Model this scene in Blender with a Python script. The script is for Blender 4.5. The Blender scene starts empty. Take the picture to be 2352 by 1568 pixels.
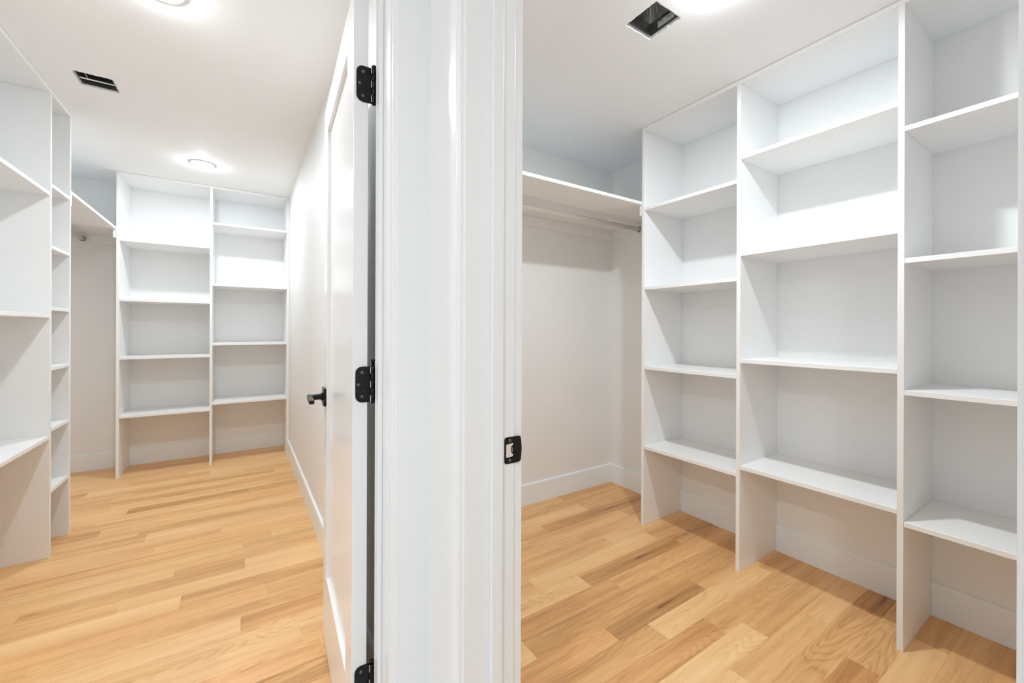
import bpy, bmesh, math, random
from mathutils import Vector, Matrix
random.seed(7)
S = bpy.context.scene
C = S.collection

# ------------------------------------------------------------------ camera, world, exposure
CAM_Z = 1.199
F_PX, YAW, ROLL, V0 = 948.7, 0.5795, 0.0035, 755.6      # focal length in pixels of a 2352 x 1568 frame
cd = bpy.data.cameras.new('camera')
cam = bpy.data.objects.new('camera', cd); C.objects.link(cam)
cd.sensor_fit = 'HORIZONTAL'; cd.sensor_width = 36.0
cd.lens = 36.0 * F_PX / 2352.0
cd.shift_y = -(784.0 - V0) / 2352.0
cd.clip_start = 0.02
fwd = Vector((math.sin(YAW), math.cos(YAW), 0)); rgt = Vector((math.cos(YAW), -math.sin(YAW), 0)); up = Vector((0, 0, 1))
rg = rgt * math.cos(ROLL) + up * math.sin(ROLL); upv = up * math.cos(ROLL) - rgt * math.sin(ROLL)
cam.matrix_world = Matrix(((rg.x, upv.x, -fwd.x, 0), (rg.y, upv.y, -fwd.y, 0), (rg.z, upv.z, -fwd.z, CAM_Z), (0, 0, 0, 1)))
S.camera = cam
w = bpy.data.worlds.new('world'); S.world = w; w.use_nodes = True
w.node_tree.nodes['Background'].inputs[0].default_value = (0.9, 0.95, 1.0, 1)
w.node_tree.nodes['Background'].inputs[1].default_value = 0.3
S.view_settings.view_transform = 'Standard'; S.view_settings.look = 'None'
S.view_settings.gamma = 1.0; S.view_settings.use_curve_mapping = False
S.view_settings.exposure = 0.15
S.cycles.max_bounces = 12; S.cycles.diffuse_bounces = 9; S.cycles.glossy_bounces = 4
S.cycles.use_adaptive_sampling = True; S.cycles.adaptive_threshold = 0.10; S.cycles.adaptive_min_samples = 16
LAMP = {'closet_left': 252.0, 'closet_right': 335.0, 'hall': 395.0}        # radiance of each lens
SPREAD = 178.0
GLOW = 0.20
LAMP_COL = {'closet': (0.882, 0.953, 1.0), 'hall': (0.975, 0.985, 1.0)}

# ------------------------------------------------------------------ materials
def nt(name):
    m = bpy.data.materials.new(name); m.use_nodes = True
    return m, m.node_tree.nodes, m.node_tree.links, m.node_tree.nodes['Principled BSDF']
def paint(name, col, rough, bump=0.0, scale=350.0, spec=0.5, mottle=0.012):
    m, N, L, b = nt(name)
    tc = N.new('ShaderNodeTexCoord')
    n = N.new('ShaderNodeTexNoise'); n.inputs['Scale'].default_value = 6.0; n.inputs['Detail'].default_value = 1
    L.new(tc.outputs['Object'], n.inputs['Vector'])
    mp = N.new('ShaderNodeMapRange'); mp.inputs['To Min'].default_value = 1 - mottle; mp.inputs['To Max'].default_value = 1 + mottle
    L.new(n.outputs['Fac'], mp.inputs['Value'])
    mx = N.new('ShaderNodeVectorMath'); mx.operation = 'SCALE'; mx.inputs[0].default_value = col
    L.new(mp.outputs['Result'], mx.inputs['Scale']); L.new(mx.outputs['Vector'], b.inputs['Base Color'])
    b.inputs['Roughness'].default_value = rough; b.inputs['Specular IOR Level'].default_value = spec
    if bump > .2:
        n2 = N.new('ShaderNodeTexNoise'); n2.inputs['Scale'].default_value = scale; n2.inputs['Detail'].default_value = 2
        L.new(tc.outputs['Object'], n2.inputs['Vector'])
        bp = N.new('ShaderNodeBump'); bp.inputs['Strength'].default_value = bump; bp.inputs['Distance'].default_value = 0.001
        L.new(n2.outputs['Fac'], bp.inputs['Height']); L.new(bp.outputs['Normal'], b.inputs['Normal'])
    return m
def metal(name, col, rough, metallic=1.0, var=0.1):
    m, N, L, b = nt(name)
    b.inputs['Base Color'].default_value = (*col, 1); b.inputs['Metallic'].default_value = metallic
    tc = N.new('ShaderNodeTexCoord'); n = N.new('ShaderNodeTexNoise'); n.inputs['Scale'].default_value = 60; n.inputs['Detail'].default_value = 4
    L.new(tc.outputs['Object'], n.inputs['Vector'])
    mp = N.new('ShaderNodeMapRange'); mp.inputs['To Min'].default_value = max(0.02, rough - var); mp.inputs['To Max'].default_value = rough + var
    L.new(n.outputs['Fac'], mp.inputs['Value']); L.new(mp.outputs['Result'], b.inputs['Roughness'])
    return m
M = {}
M['wall'] = paint('wall_paint', (0.848, 0.853, 0.850), 0.55, 0.06)
M['ceil'] = paint('ceiling_paint', (0.89, 0.895, 0.90), 0.7, 0.05)
M['shelf'] = paint('shelf_paint', (0.872, 0.877, 0.877), 0.38, 0.03, 200)
M['trim'] = paint('trim_gloss_paint', (0.885, 0.895, 0.90), 0.23, 0.0, spec=0.5)
M['base'] = paint('baseboard_paint', (0.865, 0.92, 0.955), 0.3)
M['drywall'] = paint('drywall_core', (0.86, 0.85, 0.84), 0.9, 0.4, 300)
M['black'] = metal('black_metal', (0.014, 0.014, 0.014), 0.30, 0.6, 0.14)
M['worn'] = metal('worn_black_metal', (0.16, 0.155, 0.15), 0.28, 0.9)
M['steel'] = metal('bright_steel', (0.75, 0.73, 0.69), 0.3, 0.9)
M['galv'] = metal('galvanised_sheet', (0.46, 0.46, 0.45), 0.30, 0.95, 0.10)
M['galv_shade'] = metal('galvanised_sheet_shaded', (0.035, 0.035, 0.037), 0.6, 0.3)  # near-black sheet for one hood: shade inside the duct put into the colour
M['plastic'] = paint('white_plastic', (0.80, 0.79, 0.77), 0.35)
M['sticker'] = paint('sticker_paper', (0.72, 0.73, 0.71), 0.5)
M['ink'] = paint('sticker_ink', (0.22, 0.22, 0.22), 0.6)
M['plywood'] = paint('wood_liner', (0.74, 0.68, 0.60), 0.5)

def lens_mat(name, strength, col):
    m, N, L, b = nt(name)
    b.inputs['Base Color'].default_value = (0.9, 0.9, 0.9, 1)
    m.cycles.emission_sampling = 'NONE'
    b.inputs['Emission Color'].default_value = (*col, 1); b.inputs['Emission Strength'].default_value = strength
    return m

def oak():
    m, N, L, b = nt('oak_plank')
    tc = N.new('ShaderNodeTexCoord'); oi = N.new('ShaderNodeObjectInfo')
    off = N.new('ShaderNodeVectorMath'); off.operation = 'SCALE'; off.inputs[0].default_value = (37.0, 53.0, 11.0)
    L.new(oi.outputs['Random'], off.inputs['Scale'])
    def mapped(sc):
        mu = N.new('ShaderNodeVectorMath'); mu.operation = 'MULTIPLY'; mu.inputs[1].default_value = sc
        L.new(tc.outputs['Object'], mu.inputs[0])
        ad = N.new('ShaderNodeVectorMath'); L.new(mu.outputs[0], ad.inputs[0]); L.new(off.outputs[0], ad.inputs[1])
        return ad.outputs[0]
    def noise(sc, detail=3, rough=0.5, dist=0.0):
        n = N.new('ShaderNodeTexNoise'); n.inputs['Scale'].default_value = 1.0; n.inputs['Detail'].default_value = detail
        n.inputs['Roughness'].default_value = rough; n.inputs['Distortion'].default_value = dist
        L.new(mapped(sc), n.inputs['Vector']); return n.outputs['Fac']
    def math_(op, a, bb=None):
        k = N.new('ShaderNodeMath'); k.operation = op
        for i, v in enumerate((a, bb)):
            if v is None: continue
            if isinstance(v, (int, float)): k.inputs[i].default_value = v
            else: L.new(v, k.inputs[i])
        return k.outputs[0]
    def rng(v, a, bb, c, d):
        k = N.new('ShaderNodeMapRange'); L.new(v, k.inputs['Value'])
        for nme, val in zip(('From Min', 'From Max', 'To Min', 'To Max'), (a, bb, c, d)): k.inputs[nme].default_value = val
        return k.outputs['Result']
    sep = N.new('ShaderNodeSeparateColor'); L.new(oi.outputs['Color'], sep.inputs['Color'])
    tone, pink, figure = sep.outputs[0], sep.outputs[1], sep.outputs[2]
    # growth rings: contour lines of a stretched noise field make cathedral figure
    rings = noise((0.9, 7.0, 1.0), 2.0, 0.35, 0.2)
    sine = math_('SINE', math_('MULTIPLY', rings, 210.0))
    ringl = math_('MULTIPLY', math_('POWER', rng(sine, -1, 1, 0, 1), 2.5), rng(figure, 0.15, 1, 0.0, 0.30))
    streak = rng(noise((1.3, 26.0, 1.0), 4, 0.6, 0.15), 0.3, 0.75, -0.26, 0.38)
    pores = rng(noise((9.0, 330.0, 1.0), 3, 0.65), 0.52, 0.75, 0.0, 0.34)
    broad = rng(noise((0.7, 3.0, 1.0), 2), 0.3, 0.7, -0.14, 0.14)
    knots = rng(noise((3.2, 17.0, 1.0), 2, 0.5, 0.4), 0.71, 0.79, 0.0, 0.55)
    dark = math_('ADD', math_('ADD', math_('ADD', math_('ADD', math_('ADD', tone, ringl), streak), pores), broad), knots)
    cr = N.new('ShaderNodeValToRGB'); L.new(rng(dark, -0.25, 1.45, 0.0, 1.0), cr.inputs['Fac'])
    e = cr.color_ramp.elements
    e[0].position = 0.0; e[0].color = (0.95, 0.655, 0.345, 1)
    e[1].position = 1.0; e[1].color = (0.28, 0.135, 0.047, 1)
    k = e.new(0.38); k.color = (0.82, 0.50, 0.225, 1)
    k = e.new(0.62); k.color = (0.65, 0.36, 0.145, 1)
    mx = N.new('ShaderNodeMix'); mx.data_type = 'RGBA'; mx.blend_type = 'MULTIPLY'
    L.new(pink, mx.inputs['Factor']); L.new(cr.outputs['Color'], mx.inputs[6]); mx.inputs[7].default_value = (1.0, 0.90, 0.86, 1)
    L.new(mx.outputs[2], b.inputs['Base Color'])
    L.new(rng(pores, 0, 0.34, 0.34, 0.5), b.inputs['Roughness'])
    bp = N.new('ShaderNodeBump'); bp.inputs['Strength'].default_value = 0.12; bp.inputs['Distance'].default_value = 0.0006
    L.new(math_('MULTIPLY', pores, -1.0), bp.inputs['Height']); L.new(bp.outputs['Normal'], b.inputs['Normal'])
    b.inputs['Specular IOR Level'].default_value = 0.4
    return m
M['oak'] = oak()
M['carpet'] = paint('bounce_carpet', (0.60, 0.60, 0.60), 0.95, 0.5, 500)  # added unseen hall floor, grey so its bounce on the casings stays neutral
M['subfloor'] = paint('subfloor', (0.30, 0.19, 0.10), 0.8)

# ------------------------------------------------------------------ mesh helpers
def link(name, me, mat, parent=None, loc=(0, 0, 0)):
    o = bpy.data.objects.new(name, me); C.objects.link(o)
    if mat: me.materials.append(mat)
    o.location = loc
    if parent: o.parent = parent
    return o
def finish(bm, name, bevel=0.0, seg=2, smooth=False):
    if bevel: bmesh.ops.bevel(bm, geom=list(bm.edges), offset=bevel, segments=seg, profile=0.5, affect='EDGES')
    bmesh.ops.recalc_face_normals(bm, faces=bm.faces)
    me = bpy.data.meshes.new(name); bm.to_mesh(me); bm.free()
    if smooth:
        for p in me.polygons: p.use_smooth = True
    return me
def add_box(bm, x0, x1, y0, y1, z0, z1):
    v = [bm.verts.new((x, y, z)) for x in (x0, x1) for y in (y0, y1) for z in (z0, z1)]
    for f in ((0, 1, 3, 2), (4, 6, 7, 5), (0, 4, 5, 1), (2, 3, 7, 6), (0, 2, 6, 4), (1, 5, 7, 3)): bm.faces.new([v[i] for i in f])
def base_of(parent): return parent.get('_base', (0, 0, 0)) if parent else (0, 0, 0)
def box(name, x0, x1, y0, y1, z0, z1, mat, parent=None, bevel=0.0, seg=2):
    """a box in the coordinates of the world, or of the parent's own frame shifted by its base"""
    bx, by, bz = base_of(parent)
    cx, cy, cz = (x0 + x1) / 2, (y0 + y1) / 2, (z0 + z1) / 2
    bm = bmesh.new(); add_box(bm, x0 - cx, x1 - cx, y0 - cy, y1 - cy, z0 - cz, z1 - cz)
    return link(name, finish(bm, name, bevel, seg), mat, parent, (cx - bx, cy - by, cz - bz))
def prism(name, pts, axis, a0, a1, mat, parent=None, bevel=0.0, seg=2):
    """polygon pts swept along an axis; for 'x' pts are (y, z), for 'y' (x, z), for 'z' (x, y)"""
    bx, by, bz = base_of(parent)
    def P(p, a): return {'x': (a, p[0], p[1]), 'y': (p[0], a, p[1]), 'z': (p[0], p[1], a)}[axis]
    bm = bmesh.new()
    A = [bm.verts.new(P(p, a0)) for p in pts]; B = [bm.verts.new(P(p, a1)) for p in pts]
    bm.faces.new(A); bm.faces.new(B[::-1]); n = len(pts)
    for i in range(n): bm.faces.new((A[i], A[(i + 1) % n], B[(i + 1) % n], B[i]))
    c = sum((v.co for v in bm.verts), Vector()) / len(bm.verts)
    for v in bm.verts: v.co -= c
    return link(name, finish(bm, name, bevel, seg), mat, parent, (c.x - bx, c.y - by, c.z - bz))
def lathe(name, prof, axis, center, mat, parent=None, n=32, smooth=True):
    """profile of (radius, along-axis) revolved about an axis through center"""
    bx, by, bz = base_of(parent)
    bm = bmesh.new(); rings = []
    for r, h in prof:
        ring = []
        for i in range(n):
            a = 2 * math.pi * i / n; c, s = r * math.cos(a), r * math.sin(a)
            ring.append(bm.verts.new({'x': (h, c, s), 'y': (c, h, s), 'z': (c, s, h)}[axis]))
        rings.append(ring)
    for q, r in zip(rings, rings[1:]):
        for i in range(n): bm.faces.new((q[i], q[(i + 1) % n], r[(i + 1) % n], r[i]))
    bm.faces.new(rings[0]); bm.faces.new(rings[-1])
    bmesh.ops.remove_doubles(bm, verts=bm.verts, dist=1e-6)
    me = finish(bm, name)
    for p in me.polygons: p.use_smooth = smooth and len(p.vertices) < 8
    return link(name, me, mat, parent, (center[0] - bx, center[1] - by, center[2] - bz))
def thing(name, loc, label=None, cat=None, group=None, kind=None, rz=0.0):
    o = bpy.data.objects.new(name, None); C.objects.link(o); o.location = loc; o.rotation_euler = (0, 0, rz)
    o.empty_display_size = 0.1
    o['_base'] = (0.0, 0.0, 0.0) if rz else tuple(loc)
    tag(o, label, cat, group, kind); return o
def tag(o, label=None, cat=None, group=None, kind=None):
    if label: o['label'] = label
    if cat: o['category'] = cat
    if group: o['group'] = group
    if kind: o['kind'] = kind
    return o
def multi(name, boxes, mat, label, cat):
    """one solid of the room shell made of touching boxes"""
    bm = bmesh.new()
    for b in boxes: add_box(bm, *b)
    return tag(link(name, finish(bm, name), mat), label, cat, kind='structure')

# ------------------------------------------------------------------ the shell
H = 2.44
XD0, XD1 = 0.378, 0.500            # dividing wall between the closets, faces
YA0, YA1 = 0.944, 1.063            # front wall of the left closet, faces
XL, YBK = -1.440, 4.845            # left closet: left wall, back wall
XR, YF, YN = 2.449, 2.310, -0.36   # right closet: right wall, far wall, near wall
HX, HY = -1.90, -1.70              # hall: left wall, back wall
JA = 0.2825; OA = JA - 0.716       # left closet doorway: hinge jamb face, opposite jamb face
JB = 0.752; OB = JB - 0.716        # right closet doorway: strike jamb face, opposite jamb face
HEAD = 2.062                       # underside of the head jambs
J = 0.019                          # jamb thickness
T = 0.12
multi('wall_divider', [(XD0, XD1, HY, OB - J, 0, H), (XD0, XD1, OB - J, JB + J, HEAD + J, H), (XD0, XD1, JB + J, YBK + T, 0, H)], M['wall'],
      'pale grey painted wall dividing the two closets with the right closet doorway', 'wall')
multi('wall_front', [(XL - T, OA - J, YA0, YA1, 0, H), (OA - J, JA + J, YA0, YA1, HEAD + J, H), (JA + J, XD0, YA0, YA1, 0, H)], M['wall'],
      'wall holding the left closet doorway beside the open panel door', 'wall')
multi('wall_left', [(XL - T, XL, YA1, YBK + T, 0, H)], M['wall'], 'left wall of the left closet behind the deep shelves', 'wall')
multi('wall_back', [(XL, XD0, YBK, YBK + T, 0, H)], M['wall'], 'back wall of the left closet behind the two column shelves', 'wall')
multi('wall_far', [(XD1, XR + T, YF, YF + T, 0, H)], M['wall'], 'far wall of the right closet below the hanging shelf', 'wall')
multi('wall_right', [(XR, XR + T, YN - T, YF, 0, H)], M['wall'], 'right wall of the right closet behind the three column shelves', 'wall')
multi('wall_near', [(XD1, XR, YN - T, YN, 0, H)], M['wall'], 'near wall of the right closet', 'wall')
multi('wall_hall_left', [(HX - T, HX, HY, YA0, 0, H)], M['wall'], 'left wall of the hall', 'wall')
multi('wall_hall_back', [(HX - T, XD1, HY - T, HY, 0, H)], M['wall'], 'back wall of the hall', 'wall')

# ceiling: one sheet of drywall with two rough square holes cut for the ducts
VA = (-0.690, -0.543, 2.830, 2.974)
VB = (1.308, 1.461, 1.010, 1.160)
def ceiling():
    bm = bmesh.new(); th = 0.014
    xs = sorted([XL - T, VA[0] - .03, VA[1] + .03, VB[0] - .03, VB[1] + .03, XR + T])
    ys = sorted([HY - T, VA[2] - .03, VA[3] + .03, VB[2] - .03, VB[3] + .03, YBK + T])
    cells = {(xs.index(v[0] - .03), ys.index(v[2] - .03)): v for v in (VA, VB)}
    def quad(z, pts): bm.faces.new([bm.verts.new((x, y, z)) for x, y in pts])
    for i in range(len(xs) - 1):
        for j in range(len(ys) - 1):
            if (i, j) not in cells:
                for z in (H, H + th): quad(z, ((xs[i], ys[j]), (xs[i + 1], ys[j]), (xs[i + 1], ys[j + 1]), (xs[i], ys[j + 1])))
    for (i, j), v in cells.items():
        n = 14; inner, outer = [], []
        cs = [(v[0], v[2]), (v[1], v[2]), (v[1], v[3]), (v[0], v[3])]
        os_ = [(xs[i], ys[j]), (xs[i + 1], ys[j]), (xs[i + 1], ys[j + 1]), (xs[i], ys[j + 1])]
        for k in range(4):
            for t in range(n):
                u = t / n
                jx, jy = (random.uniform(-.0016, .0016) for _ in range(2))
                if t == 0: jx = jy = 0
                inner.append((cs[k][0] * (1 - u) + cs[(k + 1) % 4][0] * u + jx, cs[k][1] * (1 - u) + cs[(k + 1) % 4][1] * u + jy))
                outer.append((os_[k][0] * (1 - u) + os_[(k + 1) % 4][0] * u, os_[k][1] * (1 - u) + os_[(k + 1) % 4][1] * u))
        m = len(inner)
        for z in (H, H + th):
            I = [bm.verts.new((*p, z)) for p in inner]; O = [bm.verts.new((*p, z)) for p in outer]
            for k in range(m): bm.faces.new((O[k], O[(k + 1) % m], I[(k + 1) % m], I[k]))
        A = [bm.verts.new((*p, H)) for p in inner]; B = [bm.verts.new((*p, H + th)) for p in inner]
        for k in range(m):
            f = bm.faces.new((A[k], A[(k + 1) % m], B[(k + 1) % m], B[k])); f.material_index = 1
    me = bpy.data.meshes.new('ceiling'); bm.to_mesh(me); bm.free()
    o = link('ceiling', me, M['ceil']); me.materials.append(M['drywall'])
    tag(o, 'flat off-white ceiling with two square duct holes', 'ceiling', kind='structure')
ceiling()

# ------------------------------------------------------------------ oak floor, plank by plank
floor = multi('floor', [((XD0 + XD1) / 2, XR + T, YN - T, YA0, -.05, -.02), (XL - T, XR + T, YA0, YBK + T, -.05, -.02)], M['subfloor'],
              'light oak plank floor running through both closets', 'floor')
PW = 0.1016
# joints seen in the photograph: row -> list of joints along x;  tones: (row, joint index of the plank) -> (tone, pink, figure)
JOINTS_A = {-2: [-.222], 0: [-.7685, .017], 1: [-.273], -1: [-.44], -3: [.10], -5: [0.0], 7: [-.50, .098], 8: [-.69], 16: [-.925, -.361], 18: [-.372], 9: [-.24],
            -4: [-.62], -6: [-.8], -7: [.2], 3: [-.9, .15], 5: [-.1], 11: [-.62, .05], 13: [-.3], 14: [-.75], 20: [-.55, .1], 22: [-.1]}
JOINTS_B = {0: [1.861], 2: [1.449, 2.005], 3: [1.723], 4: [1.61], 5: [1.388, 2.2], 6: [1.222, 1.80], 7: [.905, 1.695], 8: [1.476], 9: [1.3726, 2.069], 14: [1.526],
            15: [1.933], 1: [1.2, 2.23], 10: [1.15, 2.0], 11: [1.75], 12: [1.0, 1.62], 13: [1.35, 2.1], 16: [1.3]}
TONE_A = {(-2, 1): (.50, .3, .3), (-2, 0): (.12, .1, .4), (0, 1): (.48, .2, .3), (0, 2): (.13, .2, .3), (1, 0): (.16, .2, .2), (1, 1): (.38, .2, .4), (-5, 1): (.45, .7, .7), (-5, 0): (.10, .1, .6), (8, 0): (.55, .1, .2),
          (7, 1): (.45, .3, .3), (7, 0): (.2, .3, .3), (16, 1): (-.05, 0, .1), (18, 1): (.02, .1, .1), (-1, 0): (.3, .3, .4), (-1, 1): (.08, .1, .3), (-3, 1): (.38, .2, .7), (-6, 1): (.12, .1, 1.0), (-6, 0): (.1, .1, .8),
          (-4, 0): (.36, .3, .2), (-4, 1): (.30, .3, .4), (-7, 0): (.15, .1, .9)}
TONE_B = {(0, 0): (.52, 1.0, .3), (0, 1): (.30, .2, .9), (2, 0): (.12, .1, .8), (2, 1): (.30, .1, .3), (3, 0): (.03, 0, 1.0), (3, 1): (.34, .2, .4), (4, 0): (.46, .8, .6), (4, 1): (.32, .2, .5), (5, 0): (.50, .2, .6), (5, 1): (.0, 0, 1.2),
          (6, 0): (.30, .9, .5), (6, 1): (.55, .3, .3), (6, 2): (.36, .3, .5), (7, 1): (.5, .4, .4), (7, 2): (.42, .3, .5), (8, 0): (.52, .6, .3), (8, 1): (.34, .7, .6), (9, 0): (.05, 0, .9), (9, 1): (.50, .6, .3), (9, 2): (.44, .2, 1.0),
          (14, 0): (.30, .4, .3), (14, 1): (.46, .5, .3), (10, 0): (.22, .2, .3), (10, 1): (.16, .2, .2), (11, 0): (.33, .2, .2), (1, 1): (.28, .3, .9), (1, 2): (.55, .7, .4)}
def lay(x0, x1, y0, y1, grid, joints, tones, rnd, deep=0.0):
    n0 = math.floor((y0 - grid) / PW); n1 = math.ceil((y1 - grid) / PW)
    for n in range(n0, n1):
        a, b = max(y0, grid + n * PW), min(y1, grid + (n + 1) * PW)
        if b - a < .004: continue
        js = joints.get(n)
        if js is None:
            js = []; x = x0 + rnd.uniform(.15, .9)
            while x < x1 - .12: js.append(x); x += rnd.uniform(.45, 1.15)
        e = [x0] + list(js) + [x1]
        for k in range(len(e) - 1):
            g = 0.00010
            bm = bmesh.new(); hx, hy = (e[k + 1] - e[k]) / 2 - g, (b - a) / 2 - g
            add_box(bm, -hx, hx, -hy, hy, -.018, 0)
            top = [q for q in bm.edges if all(v.co.z > -.001 for v in q.verts)]
            bmesh.ops.bevel(bm, geom=top, offset=.00018, segments=1, affect='EDGES')
            o = link('plank', finish(bm, 'plank'), M['oak'], floor, ((e[k] + e[k + 1]) / 2, (a + b) / 2, 0))
            t = tones.get((n, k)) or (rnd.triangular(.02, .5, .24), rnd.random() ** 2 * .8, rnd.random() ** 1.5)
            o.color = (max(0, t[0] * 1.35 - .02 + deep), t[1], min(1, t[2]), 1)
XM = (XD0 + XD1) / 2
lay(XL - .06, XM, YA0, YBK + .06, 2.458, JOINTS_A, TONE_A, random.Random(3))
lay(XM, XR + .06, YN - .06, YF + .06, 0.493, JOINTS_B, TONE_B, random.Random(5), .05)
multi('floor_hall', [(HX - T, XM, HY - T, YA0, -.05, -.0015)], M['carpet'], 'unseen pale grey carpet added in the hall for neutral bounce light', 'carpet')

# ------------------------------------------------------------------ baseboards
BH, BT = 0.141, 0.014
def baseboard(name, p0, p1, normal, label):
    """runs from p0 to p1 on the floor, standing off the wall on the side of normal"""
    (xa, ya), (xb, yb) = p0, p1; nx, ny = normal
    pts = [(0, 0), (BT, 0), (BT, BH - .004), (BT - .004, BH), (0, BH)]
    if ny: o = prism(name, [(ya + ny * t, z) for t, z in pts], 'x', xa, xb, M['base'])
    else: o = prism(name, [(xa + nx * t, z) for t, z in pts], 'y', ya, yb, M['base'])
    return tag(o, label, 'baseboard', kind='structure')
baseboard('baseboard_divider', (XD0, YA1 + .02), (XD0, 4.4535), (-1, 0), 'white baseboard along the right wall of the left closet, passing behind the open door')
baseboard('baseboard_back', (XL + BT, YBK), (XD0, YBK), (0, -1), 'white baseboard along the back wall under the two column shelves')
baseboard('baseboard_left', (XL, YA1), (XL, YBK), (1, 0), 'white baseboard along the left wall behind the deep shelves')
baseboard('baseboard_far', (XD1, YF), (XR - BT, YF), (0, -1), 'white baseboard along the far wall below the hanging shelf')
baseboard('baseboard_right', (XR, YN), (XR, YF), (-1, 0), 'white baseboard along the right wall under the three column shelves')

# ------------------------------------------------------------------ door frames: jambs, stops and casings
CW, CT = 0.086, 0.016
CHEAD = HEAD - .004
t1 = thing('trim_1', (JA, YA0, 0), 'glossy white frame of the left closet doorway, hinge side beside the open door', 'door frame', kind='structure')
bv = dict(bevel=.0025, seg=2)
box('jamb', JA, JA + J, YA0, YA1, 0, HEAD + J, M['trim'], t1, .001)
box('jamb', OA - J, OA, YA0, YA1, 0, HEAD + J, M['trim'], t1, .001)
box('head_jamb', OA, JA, YA0, YA1, HEAD, HEAD + J, M['trim'], t1, .001)
box('door_stop', JA - .0105, JA, .993, 1.026, 0, HEAD, M['trim'], t1, **bv)
box('door_stop', OA, OA + .0105, .993, 1.026, 0, HEAD, M['trim'], t1, **bv)
box('door_stop', OA + .0105, JA - .0105, .993, 1.026, HEAD - .0105, HEAD, M['trim'], t1, **bv)
def casing_profile(w):
    # from the inner edge (0) to the outer edge (w): thin eased inner lip, shallow bead, flat, eased outer edge
    return [(0, 0), (0, .0095), (.0015, .0118), (.004, .0128), (.0062, .0128), (.0072, .0142), (.009, .0158), (.0105, CT), (w - .004, CT), (w - .0012, CT - .0012), (w, CT - .004), (w, 0)]
cp = casing_profile(CW)
def mirror(pts): return pts[::-1]
xi = JA + .003
prism('casing', [(xi + a, YA0 - t) for a, t in cp], 'z', 0, CHEAD + .007 + CW, M['trim'], t1)
prism('casing', [(OA - .003 - a, YA0 - t) for a, t in cp], 'z', 0, CHEAD + .007 + CW, M['trim'], t1)
prism('head_casing', [(YA0 - t, HEAD + .003 + a) for a, t in cp], 'x', OA - .003, xi, M['trim'], t1)
prism('casing', [(OA - .003 - a, YA1 + t) for a, t in cp], 'z', 0, CHEAD + .007 + CW, M['trim'], t1)
prism('head_casing', [(YA1 + t, HEAD + .003 + a) for a, t in cp], 'x', OA - .003, xi, M['trim'], t1)

prism('corner_fillet', [(xi + CW, YA0), (xi + CW, YA0 - .0125), (XD0 - .0125, YA0 - .0125), (XD0 - .0125, JB + .004 + CW), (XD0, JB + .004 + CW), (XD0, YA0)], 'z', 0, CHEAD + .007 + CW, M['trim'], t1)
t2 = thing('trim_2', (XD0, JB, 0), 'glossy white frame of the right closet doorway with a black strike plate', 'door frame', kind='structure')
box('jamb', XD0 - .0015, XD1, JB, JB + J, 0, HEAD + J, M['trim'], t2, .0022)
box('jamb', XD0 + .001, XD1, OB - J, OB, 0, HEAD + J, M['trim'], t2, .001)
box('head_jamb', XD0 + .001, XD1, OB, JB, HEAD, HEAD + J, M['trim'], t2, .001)
box('door_stop', .4365, .4645, JB - .0105, JB, 0, HEAD, M['trim'], t2, **bv)
box('door_stop', .4365, .4645, OB, OB + .0105, 0, HEAD, M['trim'], t2, **bv)
box('door_stop', .4365, .4645, OB + .0105, JB - .0105, HEAD - .0105, HEAD, M['trim'], t2, **bv)
yi = JB + .004; yo = OB - .004
prism('casing', [(XD0 - t, yi + a) for a, t in cp], 'z', 0, CHEAD + .007 + CW, M['trim'], t2)
prism('casing', [(XD0 - t, yo - a) for a, t in cp], 'z', 0, CHEAD + .007 + CW, M['trim'], t2)
prism('head_casing', [(XD0 - t, HEAD + .004 + a) for a, t in cp], 'y', yo, yi, M['trim'], t2)
cpr = [(a, min(t * 1.4, .0225)) for a, t in [(0, 0), (0, .015), (.003, .016), (CW - .004, .016), (CW, .012), (CW, 0)]]
prism('casing', [(XD1 + t, yi + a) for a, t in cpr], 'z', 0, CHEAD + .007 + CW, M['trim'], t2)
prism('casing', [(XD1 + t, yo - a) for a, t in cpr], 'z', 0, CHEAD + .007 + CW, M['trim'], t2)
prism('head_casing', [(XD1 + t, HEAD + .004 + a) for a, t in cpr], 'y', yo, yi, M['trim'], t2)
# strike plate with its curved lip, latch hole liner and two screws
SX0, SX1, SZ, SH = .4735, .5178, .9365, .0572
def arc(cx, cz, r, a0, a1, n=5): return [(cx + r * math.cos(math.radians(a0 + (a1 - a0) * i / n)), cz + r * math.sin(math.radians(a0 + (a1 - a0) * i / n))) for i in range(n + 1)]
h2 = SH / 2; r = .005
outl = arc(SX0 + r, SZ + h2 - r, r, 180, 90) + arc(SX1 - .009, SZ + h2 - .008, .008, 90, 35, 4)
outl += [(SX1 - .0012, SZ + .014), (SX1, SZ), (SX1 - .0012, SZ - .014)]
outl += arc(SX1 - .009, SZ - h2 + .008, .008, -35, -90, 4) + arc(SX0 + r, SZ - h2 + r, r, 270, 180)
sp = prism('strike_plate', outl, 'y', JB - .0018, JB + .0002, M['black'], t2, .0004, 1)
sp['label'] = 'black strike plate'; sp['_base'] = tuple(Vector(sp.location) + Vector(t2.location))
hx0 = SX0 + .0035
cpts = [(hx0, SZ + .0115), (hx0 + .0018, SZ + .0138), (hx0 + .0165, SZ + .0150), (hx0 + .0185, SZ + .0128), (hx0 + .0180, SZ + .0112), (hx0 + .0140, SZ + .0098), (hx0 + .0132, SZ + .0085),
        (hx0 + .0132, SZ - .0052), (hx0 + .0150, SZ - .0072), (hx0 + .0182, SZ - .0095), (hx0 + .0180, SZ - .0122), (hx0 + .0160, SZ - .0135), (hx0 + .0018, SZ - .0150), (hx0, SZ - .0130)]
prism('latch_hole', cpts, 'y', JB - .0021, JB - .0017, M['plywood'], sp)
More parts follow.
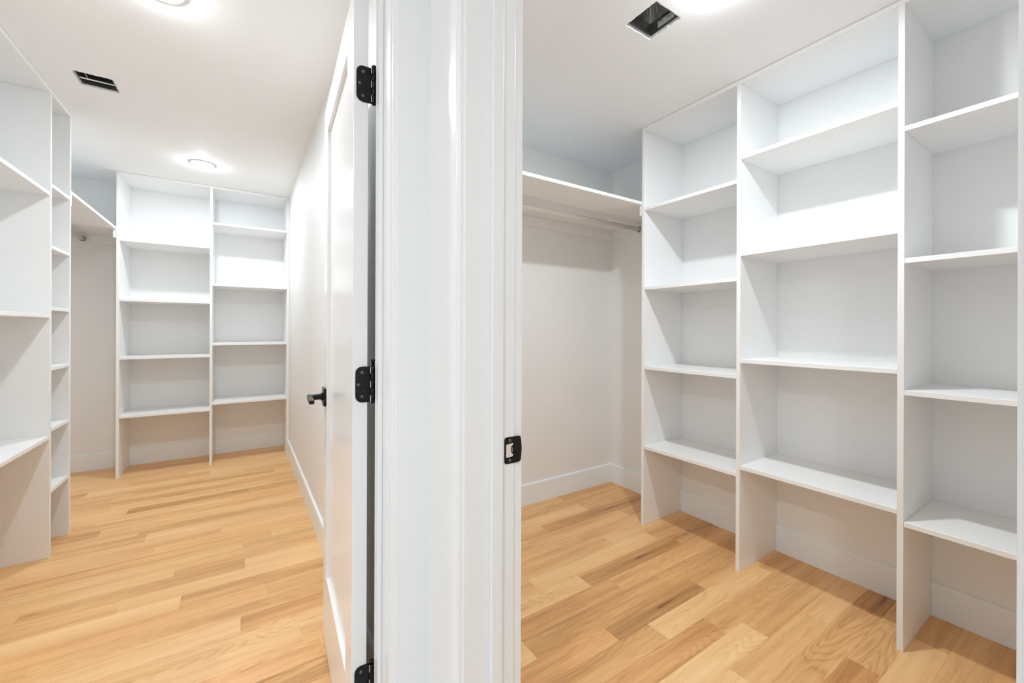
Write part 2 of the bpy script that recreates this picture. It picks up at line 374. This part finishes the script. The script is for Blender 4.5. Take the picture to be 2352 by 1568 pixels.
prism('latch_tab', [(hx0 + .0158, SZ + .006), (hx0 + .0166, SZ + .006), (hx0 + .0166, SZ - .004), (hx0 + .0158, SZ - .004)], 'y', JB - .0026, JB - .0017, M['steel'], sp)
for dz in (.0212, -.0212): lathe('screw', [(.0001, -.0009), (.0022, -.0009), (.0036, -.0004), (.0038, .0002)], 'y', (SX0 + .0135, JB - .0019, SZ + dz), M['worn'], sp, 14)

# ------------------------------------------------------------------ left closet door, swung open past square
DW, DT, DA = 0.705, 0.035, math.radians(3.5)
door = thing('door_1', (0.229, 1.066, 0), 'glossy white one-panel door standing open against the wall', 'door', kind='structure', rz=math.pi / 2 - DA)
Z0, Z1 = .012, 2.045
SW = .108
box('stile', 0, SW, -DT, 0, Z0, Z1, M['trim'], door, .0012)
box('stile', DW - SW, DW, -DT, 0, Z0, Z1, M['trim'], door, .0012)
box('rail', SW, DW - SW, -DT, 0, 1.938, Z1, M['trim'], door)
box('rail', SW, DW - SW, -DT, 0, Z0, .272, M['trim'], door)
box('panel', SW, DW - SW, -DT + .0115, -.0115, .272, 1.938, M['trim'], door)
HZ = {'top': 1.8075, 'mid': 1.060, 'low': .316}
def rounded(w0, w1, h, rad):
    pts = [(w0, -h / 2), (w0, h / 2)]
    pts += arc(w1 - rad, h / 2 - rad, rad, 90, 0, 6) + arc(w1 - rad, -h / 2 + rad, rad, 0, -90, 6)
    return pts
for k, z in HZ.items():
    # leaf let into the door edge (frame of the door: x along the door, y to the left face)
    pts = [(y, z + q) for y, q in rounded(-.0435, -.0062, .0889, .0159)]
    leaf = prism('hinge', pts, 'x', -.0024, .0003, M['black'], door, .0003, 1)
    leaf['label'] = 'black door hinge'
    leaf['_base'] = tuple(leaf.location)
    by, bx = -.0475, -.0055
    e = [-.0445, -.0265, -.0090, .0090, .0265, .0445]
    for i in range(5):
        lathe('knuckle', [(.0055, e[i] + .0003), (.0063, e[i] + .001), (.0063, e[i + 1] - .001), (.0055, e[i + 1] - .0003)], 'z', (bx, by, z), M['black'], leaf, 18)
        if i % 2 == 0: box('knuckle_wrap', bx - .0040, bx - .0020, by + .0058, by + .0078, z + e[i] + .0006, z + e[i + 1] - .0006, M['steel'], leaf)
    upz = {'top': 0.0, 'mid': .0125, 'low': .004}[k]
    lathe('pin', [(.0001, .0445), (.0036, .0445), (.0036, .0447 + upz), (.0060, .0452 + upz), (.0062, .0475 + upz), (.0045, .0495 + upz), (.0001, .050 + upz)], 'z', (bx, by, z), M['black'], leaf, 18)
    lathe('pin_tip', [(.0060, -.0445), (.0056, -.0468), (.0030, -.0486), (.0001, -.049)], 'z', (bx, by, z), M['black'], leaf, 18)
    for yy, zz in ((-.0220, .0300), (-.0135, 0.0), (-.0220, -.0300)):
        s = lathe('screw', [(.0012, -.0007), (.0016, -.0012), (.0034, -.0010), (.0042, -.0002), (.0043, .0004)], 'x', (-.0024, yy, z + zz), M['worn'], leaf, 16)
# jamb leaves, let into the hinge jamb behind the stop
for z in HZ.values():
    pts = [(y, z + q) for y, q in [(1.0615 - (a + .0435), b) for a, b in rounded(-.0435, -.0105, .0889, .0159)]]
    prism('hinge_leaf', pts, 'x', JA - .0012, JA + .0004, M['black'], t1)
# lever handle: square rose, round neck, flat lever pointing back to the hinges
HS, HZ0 = DW - .060, .940
rose = box('door_handle', HS - .033, HS + .033, 0, .0095, HZ0 - .033, HZ0 + .033, M['black'], door, .0012)
rose['label'] = 'black lever handle on a square rose'; rose['_base'] = tuple(rose.location)
lathe('neck', [(.0001, 0), (.0150, 0), (.0150, .006), (.0112, .008), (.0112, .050), (.0105, .0515), (.0001, .0515)], 'y', (HS, .0095, HZ0), M['black'], rose, 24)
prism('lever', [(HS + .011, .0480), (HS + .011, .0600), (HS + .004, .0635), (HS - .118, .0635), (HS - .121, .0605), (HS - .121, .0490), (HS - .118, .0465), (HS - .010, .0465)], 'z', HZ0 - .0065, HZ0 + .0065, M['black'], rose, .0014)

# ------------------------------------------------------------------ built-in shelving
ST = 0.019
def upright(name, along, a0, a1, front, back, unit, wallside):
    """a full-height side board notched round the baseboard; along = axis its thickness runs on"""
    s = 1 if back > front else -1
    bk = back - s * .0006
    pts = [(front, 0), (front, H - ST - .0012), (bk, H - ST - .0012), (bk, BH + .002), (bk - s * (BT + .0015), BH + .002), (bk - s * (BT + .0015), 0)]
    return prism(name, pts, along, a0, a1, M['shelf'], unit, .0009, 1)
# --- right closet: three columns along the right wall
UX = 2.0656
u = thing('shelving_unit', (UX, 1.09, 0), 'white built-in shelving unit of three columns along the right closet wall', 'shelving')
ups = [(-.100, -.081), (.4879, .5069), (1.0933, 1.1123), (1.677, 1.696)]
for a, b in ups: upright('upright', 'y', a, b, UX, XR, u, 'x')
box('top_board', UX, XR - .0006, ups[0][0], ups[-1][1], H - ST - .001, H - .001, M['shelf'], u, .0009, 1)
for (a, b), zs in (((ups[2][1], ups[3][0]), (1.930, 1.442, .955, .467)), ((ups[1][1], ups[2][0]), (2.0434, 1.5643, 1.0351, .5076)), ((ups[0][1], ups[1][0]), (1.942, 1.4494, .9575, .467))):
    for z in zs: box('shelf', UX + .0012, XR - .0006, a + .0002, b - .0002, z, z + ST, M['shelf'], u, .0009, 1)
# --- left closet: two columns on the back wall
UY = 4.4538
u = thing('shelving_unit', (-.2, UY, 0), 'white built-in shelving unit of two columns on the left closet back wall', 'shelving')
ups = [(-.8335, -.8145), (-.2335, -.2145), (.3575, .3770)]
for a, b in ups: upright('upright', 'x', a, b, UY, YBK, u, 'y')
box('top_board', ups[0][0], ups[-1][1], UY, YBK - .0006, H - ST - .001, H - .001, M['shelf'], u, .0009, 1)
for (a, b), zs in (((ups[0][1], ups[1][0]), (1.892, 1.4114, .9451, .4753)), ((ups[1][1], ups[2][0]), (2.1061, 1.5691, 1.0469, .5266))):
    for z in zs: box('shelf', a + .0002, b - .0002, UY + .0012, YBK - .0006, z, z + ST, M['shelf'], u, .0009, 1)
# --- left closet: deep unit on the left wall, a wide near column and a narrow far one
LX = -.834
u = thing('shelving_unit', (LX, 2.9, 0), 'white deep built-in shelving unit at the left edge with a narrow six-shelf column', 'shelving')
ups = [(2.285, 2.304), (3.1145, 3.1335), (3.4045, 3.4235)]
for a, b in ups: upright('upright', 'y', a, b, LX, XL, u, 'x')
box('top_board', XL + .0006, LX, ups[0][0], ups[-1][1], H - ST - .001, H - .001, M['shelf'], u, .0009, 1)
for (a, b), zs in (((ups[0][1], ups[1][0]), (1.884, 1.2493, .6169)), ((ups[1][1], ups[2][0]), (1.9371, 1.612, 1.2895, .9724, .6515, .3289))):
    for z in zs: box('shelf', XL + .0006, LX - .0012, a + .0002, b - .0002, z, z + ST, M['shelf'], u, .0009, 1)

# ------------------------------------------------------------------ hanging shelves with cleats, and their rods
CL = .066
zb = 1.9703
t = thing('hanging_shelf', (1.4, YF, zb), 'white hanging shelf on cleats along the far wall of the right closet', 'shelf')
box('shelf_board', XD1 + .0006, XR - .0006, 1.6965, YF - .0006, zb, zb + ST, M['shelf'], t, .0009, 1)
box('cleat', XD1 + .0006, XR - .0006, YF - ST, YF - .0006, zb - CL, zb - .0003, M['shelf'], t, .0006, 1)
box('cleat', XR - ST, XR - .0006, 1.7165, YF - ST - .0003, zb - CL, zb - .0003, M['shelf'], t, .0006, 1)
box('cleat', UX + .003, XR - ST - .0005, 1.6965, 1.6965 + ST, zb - CL, zb - .0003, M['shelf'], t, .0006, 1)
box('cleat', XD1 + .0006, XD1 + ST, 1.70, YF - ST - .0003, zb - CL, zb - .0003, M['shelf'], t, .0006, 1)
za = 1.9784
t = thing('hanging_shelf', (XL, 4.1, za), 'white hanging shelf in the left closet corner between the two shelving units', 'shelf')
box('shelf_board', XL + .0006, LX, 3.424, YBK - .0006, za, za + ST, M['shelf'], t, .0009, 1)
box('cleat', XL + .0006, XL + ST, 3.424, YBK - .0006, za - CL, za - .0003, M['shelf'], t, .0006, 1)
box('cleat', XL + ST + .0003, LX - ST - .001, YBK - ST, YBK - .0006, za - CL, za - .0003, M['shelf'], t, .0006, 1)
box('cleat', LX - ST, LX - .0003, UY + .002, YBK - .0006, za - CL, za - .0003, M['shelf'], t, .0006, 1)
box('cleat', XL + ST + .0003, LX - .002, 3.424, 3.424 + ST, za - CL, za - .0003, M['shelf'], t, .0006, 1)
def socket(axis, c, sgn, parent):
    pr = [(.0215, 0), (.0340, 0), (.0345, .002), (.0330, .0045), (.0250, .006), (.0240, .022), (.0205, .022), (.0200, .004), (.0185, 0)]
    lathe('rod_socket', [(r_, sgn * h_) for r_, h_ in pr], axis, c, M['plastic'], parent, 28)
t = thing('closet_rod', (1.4, 2.005, 1.925), 'white hanging rod below the shelf in the right closet', 'rod')
lathe('rod', [(.0001, XD1 + ST + .001), (.0160, XD1 + ST + .001), (.0160, XR - ST - .001), (.0001, XR - ST - .001)], 'x', (0, 2.005, 1.925), M['plastic'], t, 28)
socket('x', (XR - ST - .0003, 2.005, 1.925), -1, t); socket('x', (XD1 + ST + .0003, 2.005, 1.925), 1, t)
t = thing('closet_rod', (-1.105, 4.1, 1.935), 'white hanging rod with an end socket in the left closet corner', 'rod')
lathe('rod', [(.0001, 3.444), (.0160, 3.444), (.0160, YBK - ST - .001), (.0001, YBK - ST - .001)], 'y', (-1.105, 0, 1.935), M['plastic'], t, 28)
socket('y', (-1.105, YBK - ST - .0003, 1.935), -1, t); socket('y', (-1.105, 3.4435, 1.935), 1, t)

# ------------------------------------------------------------------ duct boots above the holes in the ceiling
def boot(v, label, bars):
    x0, x1, y0, y1 = v[0] + .006, v[1] - .006, v[2] + .006, v[3] - .006
    zb_, zt = H + .006, H + .19; zw = zb_ + (.055 if not bars else .030)
    t = thing('duct_boot', ((x0 + x1) / 2, (y0 + y1) / 2, zb_), label, 'duct')
    k = .0012
    box('boot_side', x0, x0 + k, y0, y1, zb_, zw, M['galv'], t); box('boot_side', x1 - k, x1, y0, y1, zb_, zw, M['galv'], t)
    box('boot_side', x0 + k, x1 - k, y0, y0 + k, zb_, zw, M['galv'], t); box('boot_side', x0 + k, x1 - k, y1 - k, y1, zb_, zw, M['galv'], t)
    # folded hem along the far edges of the mouth
    box('hem', x0 + k, x1 - k, y1 - k - .0022, y1 - k, zb_, zb_ + .0015, M['galv'], t)
    if not bars: box('hem', x1 - k - .0022, x1 - k, y0 + k, y1 - k - .0024, zb_, zb_ + .0015, M['galv'], t)
    # hood: square at the sides, drawn in to the round duct
    cx, cy = (x0 + x1) / 2, (y0 + y1) / 2
    bm = bmesh.new(); n = 32; sq, ci, up_ = [], [], []
    hx_, hy_ = (x1 - x0) / 2 - k, (y1 - y0) / 2 - k; zs, zc = (zb_ + .055, zb_ + .125) if not bars else (zb_ + .030, zb_ + .110)
    for i in range(n):
        a_ = 2 * math.pi * i / n; c_, s_ = math.cos(a_), math.sin(a_); q = 1 / max(abs(c_), abs(s_))
        sq.append(bm.verts.new((hx_ * c_ * q, hy_ * s_ * q, zs))); ci.append(bm.verts.new((.050 * c_, .050 * s_, zc))); up_.append(bm.verts.new((.050 * c_, .050 * s_, zt)))
    for A_, B_ in ((sq, ci), (ci, up_)):
        for i in range(n): bm.faces.new((A_[i], A_[(i + 1) % n], B_[(i + 1) % n], B_[i]))
    bm.faces.new(up_)
    hd = finish(bm, 'boot_hood')
    link('boot_hood', hd, M['galv'] if not bars else M['galv_shade'], t, (cx - t.location.x, cy - t.location.y, -t.location.z))
    if bars:
        box('damper_blade', x0 + k + .001, x1 - k - .001, cy + .014, cy + .027, zb_ + .008, zb_ + .0105, M['steel'], t, .0005)
        box('damper_rod', x0 + .030, x0 + .032, y0 + k + .001, cy + .013, zb_ + .010, zb_ + .012, M['steel'], t)
    else:
        st = box('sticker', x1 - k - .0008, x1 - k - .0002, y0 + .020, y0 + .098, zb_ + .014, zb_ + .040, M['sticker'], t)
        st['label'] = 'white printed sticker'; st['_base'] = tuple(Vector(st.location) + Vector(t.location))
        xx = x1 - k - .0011
        for yy, wd, zz, hh in ((.026, .002, .038, .010), (.031, .003, .038, .010), (.039, .003, .038, .010), (.045, .004, .038, .010), (.053, .003, .038, .010), (.074, .016, .043, .005)):
            box('print', xx, xx + .0003, y0 + yy, y0 + yy + wd, zb_ + zz - .011, zb_ + zz + hh - .011, M['ink'], st)
    return t
boot(VA, 'dark square duct opening with a blade across it in the left closet ceiling', True)
boot(VB, 'open square metal duct box with a sticker in the right closet ceiling', False)

# ------------------------------------------------------------------ round ceiling lights
def downlight(x, y, where, label):
    strength = LAMP[where]; col = LAMP_COL[where.split('_')[0]]
    t = thing('ceiling_light', (x, y, H), label, 'light', 'round recessed ceiling lights')
    lathe('trim_ring', [(.0590, -.0002), (.0860, -.0002), (.0855, -.0022), (.0680, -.0050), (.0595, -.0050)], 'z', (x, y, H), M['plastic'], t, 48)
    prof = [(.0585, -.0030), (.0575, -.0065), (.040, -.0090), (.0001, -.0100)]
    lathe('lens', prof, 'z', (x, y, H), lens_mat('lens', 9.0, col), t, 40)
    ld = bpy.data.lights.new('light_source', 'AREA'); ld.shape = 'DISK'; ld.size = .090; ld.color = col; ld.spread = math.radians(SPREAD)
    ld.energy = strength * math.pi * math.pi * .07 ** 2
    lo = bpy.data.objects.new('light_source', ld); C.objects.link(lo); lo.parent = t; lo.location = (0, 0, -.0112)
    # the bulged middle of the lens throws light sideways under the ceiling
    lp = bpy.data.lights.new('light_glow', 'POINT'); lp.shadow_soft_size = .011; lp.color = col
    lp.energy = GLOW * ld.energy
    po = bpy.data.objects.new('light_glow', lp); C.objects.link(po); po.parent = t; po.location = (0, 0, -.0240)
    return t
downlight(-.252, 3.896, 'closet_left', 'round ceiling light, lit, in front of the two column shelves')
downlight(-.255, 1.965, 'closet_left', 'round ceiling light, lit, in the left closet nearer the door')
downlight(1.405, .820, 'closet_right', 'round ceiling light, lit, beside the open duct box in the right closet')
downlight(-1.05, -.50, 'hall', 'round ceiling light, lit, in the hall outside the closets')

for o in bpy.data.objects:
    if '_base' in o: del o['_base']
